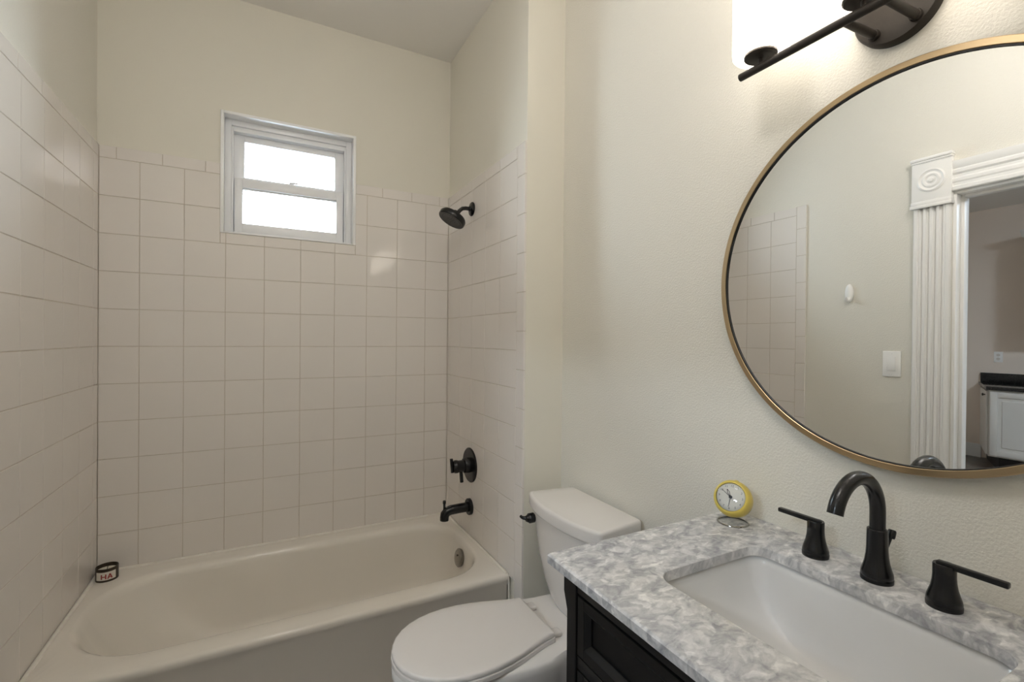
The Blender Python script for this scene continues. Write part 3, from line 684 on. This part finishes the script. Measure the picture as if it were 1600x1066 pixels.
# ------------------------------------------------------------------ left wall: hook, switch, doorway (seen in the mirror)
hk = thing('wall_hook', (-.008, -1.098, .295+B), 'white oval plastic hook on the wall seen in the mirror', 'hook')
hp = MB()
hp.loft([[(-.008+d, -1.098+(.020*k)*math.cos(2*PI*i/28), .297+B+.048*k*math.sin(2*PI*i/28)) for i in range(28)] for k, d in ((.96, 0), (1, .003), (.97, .008), (.85, .012), (.6, .0145))], True, True)
hp.build('oval_plate', M['switch'], hk)
MB().tube([(.002, -1.098, .270+B), (.012, -1.098, .261+B), (.020, -1.098, .260+B), (.026, -1.098, .266+B), (.028, -1.098, .276+B)], [.009, .0085, .008, .0075, .006], 14).build('hook_prong', M['switch'], hk)
sw = thing('light_switch', (-.008, -1.2875, -.06+B), 'white rocker light switch beside the door casing', 'light switch')
MB().box(-.008, -.002, -1.2875-.0375, -1.2875+.0375, -.122+B, .002+B, .003, 3).build('cover_plate', M['switch'], sw)
MB().prism([(-1.2875-.0165, -.0935+B), (-1.2875+.0165, -.0935+B), (-1.2875+.0165, -.0265+B), (-1.2875-.0165, -.0265+B)], 'x', -.003, .0015, .001, 2).build('rocker', M['switch'], sw)
for z in (-.110, -.010):
    MB().lathe([(.003, 0), (.0028, .0010), (0, .0012)], (-.0022, -1.2875, z+B), (1, 0, 0), 10).build('screw', M['switch'], sw)

dr = thing('door_1', (-.008, -1.92, 0), 'white fluted door casing with corner rosettes around the doorway', 'doorway', kind='structure')
def fluted(y0, y1, z0, z1):
    """upright casing board: outer beads and three flutes, drawn as one profile"""
    p = [(-.008, y0), (.010, y0), (.014, y0+.004), (.014, y0+.016), (.010, y0+.019)]
    wf = (y1-y0-.038)/4
    for k in range(4):
        a = y0+.019+k*wf
        p += [(.012, a+wf*.10), (.012, a+wf*.28), (.004, a+wf*.40), (.001, a+wf*.56), (.004, a+wf*.74), (.012, a+wf*.88)]
    p += [(.010, y1-.019), (.014, y1-.016), (.014, y1-.004), (.010, y1), (-.008, y1)]
    return MB().prism(p, 'z', z0, z1)
for (a, b) in ((-1.506, -1.372), (-2.478, -2.344)):
    fluted(a, b, 0, .66+B).build('casing', M['trim'], dr, angle=15)
    k = MB(); k.box(-.008, .018, a-.004, b+.006, .660+B, .888+B, .002); k.box(-.008, .026, a-.008, b+.010, .660+B, .676+B, .003); k.box(-.008, .022, a-.006, b+.008, .676+B, .692+B, .003)
    k.box(-.008, .023, a-.006, b+.008, .866+B, .876+B, .003); k.box(-.008, .027, a-.008, b+.010, .876+B, .890+B, .003)
    cb_ = k.build('corner_block', M['trim'], dr)
    yc, zc_ = (a+b)/2, .782+B
    MB().lathe([(.052, .0), (.052, .004), (.046, .007), (.041, .003), (.036, .002), (.030, .006), (.024, .006), (.018, .002), (.012, .003), (.008, .008), (0, .010)], (.017, yc, zc_), (1, 0, 0), 36).build('rosette', M['trim'], cb_, angle=30)
z0 = .712+B
p = [(-.008, z0), (.010, z0), (.014, z0+.004), (.014, z0+.018), (.009, z0+.022), (.009, z0+.034), (.012, z0+.040), (.012, z0+.052), (.006, z0+.060), (.006, z0+.070), (.012, z0+.078), (.012, z0+.090), (.009, z0+.096), (.014, z0+.108), (.016, z0+.122), (.016, z0+.130), (-.008, z0+.130)]
MB().prism(p, 'y', -2.352, -1.500).build('head_casing', M['trim'], dr, angle=15)
jb = MB()
jb.box(-.132, -.006, -1.5205, -1.5085, 0, .712+B, .001); jb.box(-.132, -.006, -2.342, -2.3295, 0, .712+B, .001); jb.box(-.132, -.006, -2.3295, -1.5205, .7005+B, .712+B, .001)
jb.build('jamb', M['trim'], dr)
sp_ = MB(); sp_.box(-.085, -.050, -1.533, -1.5205, 0, .7005+B, .002); sp_.box(-.085, -.050, -2.3295, -2.317, 0, .7005+B, .002); sp_.box(-.085, -.050, -2.317, -1.533, .688+B, .7005+B, .002)
sp_.build('door_stop', M['trim'], dr)
bb = MB(); bb.box(-.008, .006, -1.366, -.880, 0, .11, .002); 
struct('baseboard_left', bb, M['trim'], 'white baseboard between the bathtub and the door casing', 'baseboard')
bb = MB(); bb.box(W2-.014, W2, -1.62, -.860, 0, .10, .002)
struct('baseboard_right', bb, M['trim'], 'white baseboard behind the toilet', 'baseboard')

# ------------------------------------------------------------------ next room, seen through the doorway in the mirror
HX, HF, HBk, HFr = -4.55, -.128, .25, -4.2
struct('floor_hall', MB().box(HX-.1, HF, HFr-.1, HBk+.1, -.08, -.001), M['hall_floor'], 'dark floor of the next room', 'floor')
struct('ceiling_hall', MB().box(HX-.1, HF, HFr-.1, HBk+.1, CEIL, CEIL+.08), M['ceiling'], 'ceiling of the next room', 'ceiling')
struct('wall_hall_far', MB().box(HX-.1, HX, HFr-.1, HBk+.1, 0, CEIL), M['hall_paint'], 'warm grey wall behind the black-topped cabinet in the mirror', 'wall')
struct('wall_hall_back', MB().box(HX, HF, HBk, HBk+.1, 0, CEIL), M['hall_paint'], 'side wall of the next room beyond the doorway', 'wall')
struct('wall_hall_front', MB().box(HX, HF, HFr-.1, HFr, 0, CEIL), M['hall_paint'], 'opposite side wall of the next room', 'wall')
mb = MB(); mb.box(-.128, -.02, HFr-.1, -2.87, 0, CEIL); mb.box(-.128, -.02, .15, HBk+.1, 0, CEIL)
struct('wall_hall_near', mb, M['hall_paint'], 'wall of the next room beside the doorway', 'wall')
bb = MB(); bb.box(HX, HX+.016, -.215, HBk, 0, .15, .003)
struct('baseboard_hall', bb, M['trim'], 'tall baseboard on the far wall of the next room', 'baseboard')
kc = thing('base_cabinet', (-4.2, -1.4, 0), 'cream base cabinet under the black counter seen through the doorway', 'cabinet')
KX, KY1, KY0 = -3.86, -.476, -2.6
body = [(HX+.003, -.215), (KX, KY1), (KX, KY0), (HX+.003, KY0)]
MB().prism(body, 'z', .15, .825).build('carcass', M['kitchen'], kc)
MB().prism([(HX+.003, -.26), (KX-.07, KY1-.06), (KX-.07, KY0), (HX+.003, KY0)], 'z', 0, .15).build('toe_kick', M['lip'], kc)
def kdoor(y0, y1):
    d = MB(); x = KX+.001
    for a in (d,):
        a.box(x, x+.018, y0, y0+.055, .165, .81, .002); a.box(x, x+.018, y1-.055, y1, .165, .81, .002)
        a.box(x, x+.018, y0+.055, y1-.055, .165, .22, .002); a.box(x, x+.018, y0+.055, y1-.055, .755, .81, .002); a.box(x, x+.010, y0+.055, y1-.055, .22, .755)
        a.box(x, x+.016, y0+.085, y1-.085, .25, .725, .006, 1)
    return d.build('door', M['kitchen'], kc)
kdoor(-.93, -.492); kdoor(-1.38, -.94); kdoor(-1.83, -1.39)
# slim angled end door with its knob
ev = Vector((KX-HX-.003, KY1+.215, 0)); el = ev.length; eu = ev.normalized(); en = Vector((-eu.y, eu.x, 0))
o0 = Vector((HX+.003, -.215, 0))
def epts(a, b, d0, d1): return [tuple((o0+eu*s_+en*d)[:2]) for s_, d in ((a, d0), (b, d0), (b, d1), (a, d1))]
ed_ = MB(); ed_.prism(epts(.03, el-.02, .001, .018), 'z', .165, .81, .002, 1); ed_ = ed_.build('end_door', M['kitchen'], kc)
kp = o0+eu*(el-.10)+en*.018
MB().lathe([(.006, 0), (.006, .012), (.014, .016), (.014, .024), (0, .028)], (kp.x, kp.y, .77), en, 16).build('knob', M['lip'], ed_)
kt = MB(); kt.prism([(HX+.003, -.185), (KX+.028, KY1+.012), (KX+.028, KY0), (HX+.003, KY0)], 'z', .8255, .862, .003, 2)
kt.box(HX+.003, HX+.024, KY0, -.205, .862, .968, .002)
tag(kt.build('kitchen_counter', M['granite'], None), 'black granite counter with a low backsplash, seen through the doorway', 'countertop')
uc = thing('wall_cabinet', (HX, -1.5, 1.41), 'cream upper cabinet with a crown, at the mirror edge', 'cabinet')
MB().box(HX+.002, -4.22, KY0, -.640, 1.414, 2.40, .002).build('carcass', M['kitchen'], uc)
MB().prism([(-4.22, 2.40), (-4.17, 2.45), (-4.17, 2.47), (HX+.002, 2.47), (HX+.002, 2.40)], 'y', KY0, -.600).build('crown', M['kitchen'], uc)
for y in (-1.05, -1.50, -1.95): 
    MB().box(-4.219, -4.20, y, y+.40, 1.43, 2.38, .004).build('door', M['kitchen'], uc)
ou = thing('wall_outlet', (HX, -.344, -.111+B), 'white wall outlet above the black counter in the mirror', 'outlet')
MB().box(HX, HX+.006, -.344-.036, -.344+.036, -.170+B, -.052+B, .002).build('cover_plate', M['switch'], ou)
for z in (-.132, -.090): MB().lathe([(.016, 0), (.016, .003), (0, .003)], (HX+.005, -.344, z+B), (1, 0, 0), 20).build('socket', M['label'], ou)
hl = thing('added_hall_light', (-2.1, -2.75, CEIL), 'flush ceiling light of the next room', 'added fill light')  # unseen lamp, added; its cool light stands in for daylight
MB().lathe([(.27, 0), (.27, .03), (0, .03)], (-2.1, -2.75, CEIL), (0, 0, -1), 40).build('base', M['reveal'], hl)
MB().lathe([(.25, .028), (.25, .05), (.2, .075), (0, .09)], (-2.1, -2.75, CEIL), (0, 0, -1), 40).build('diffuser', M['hall_fill'], hl)
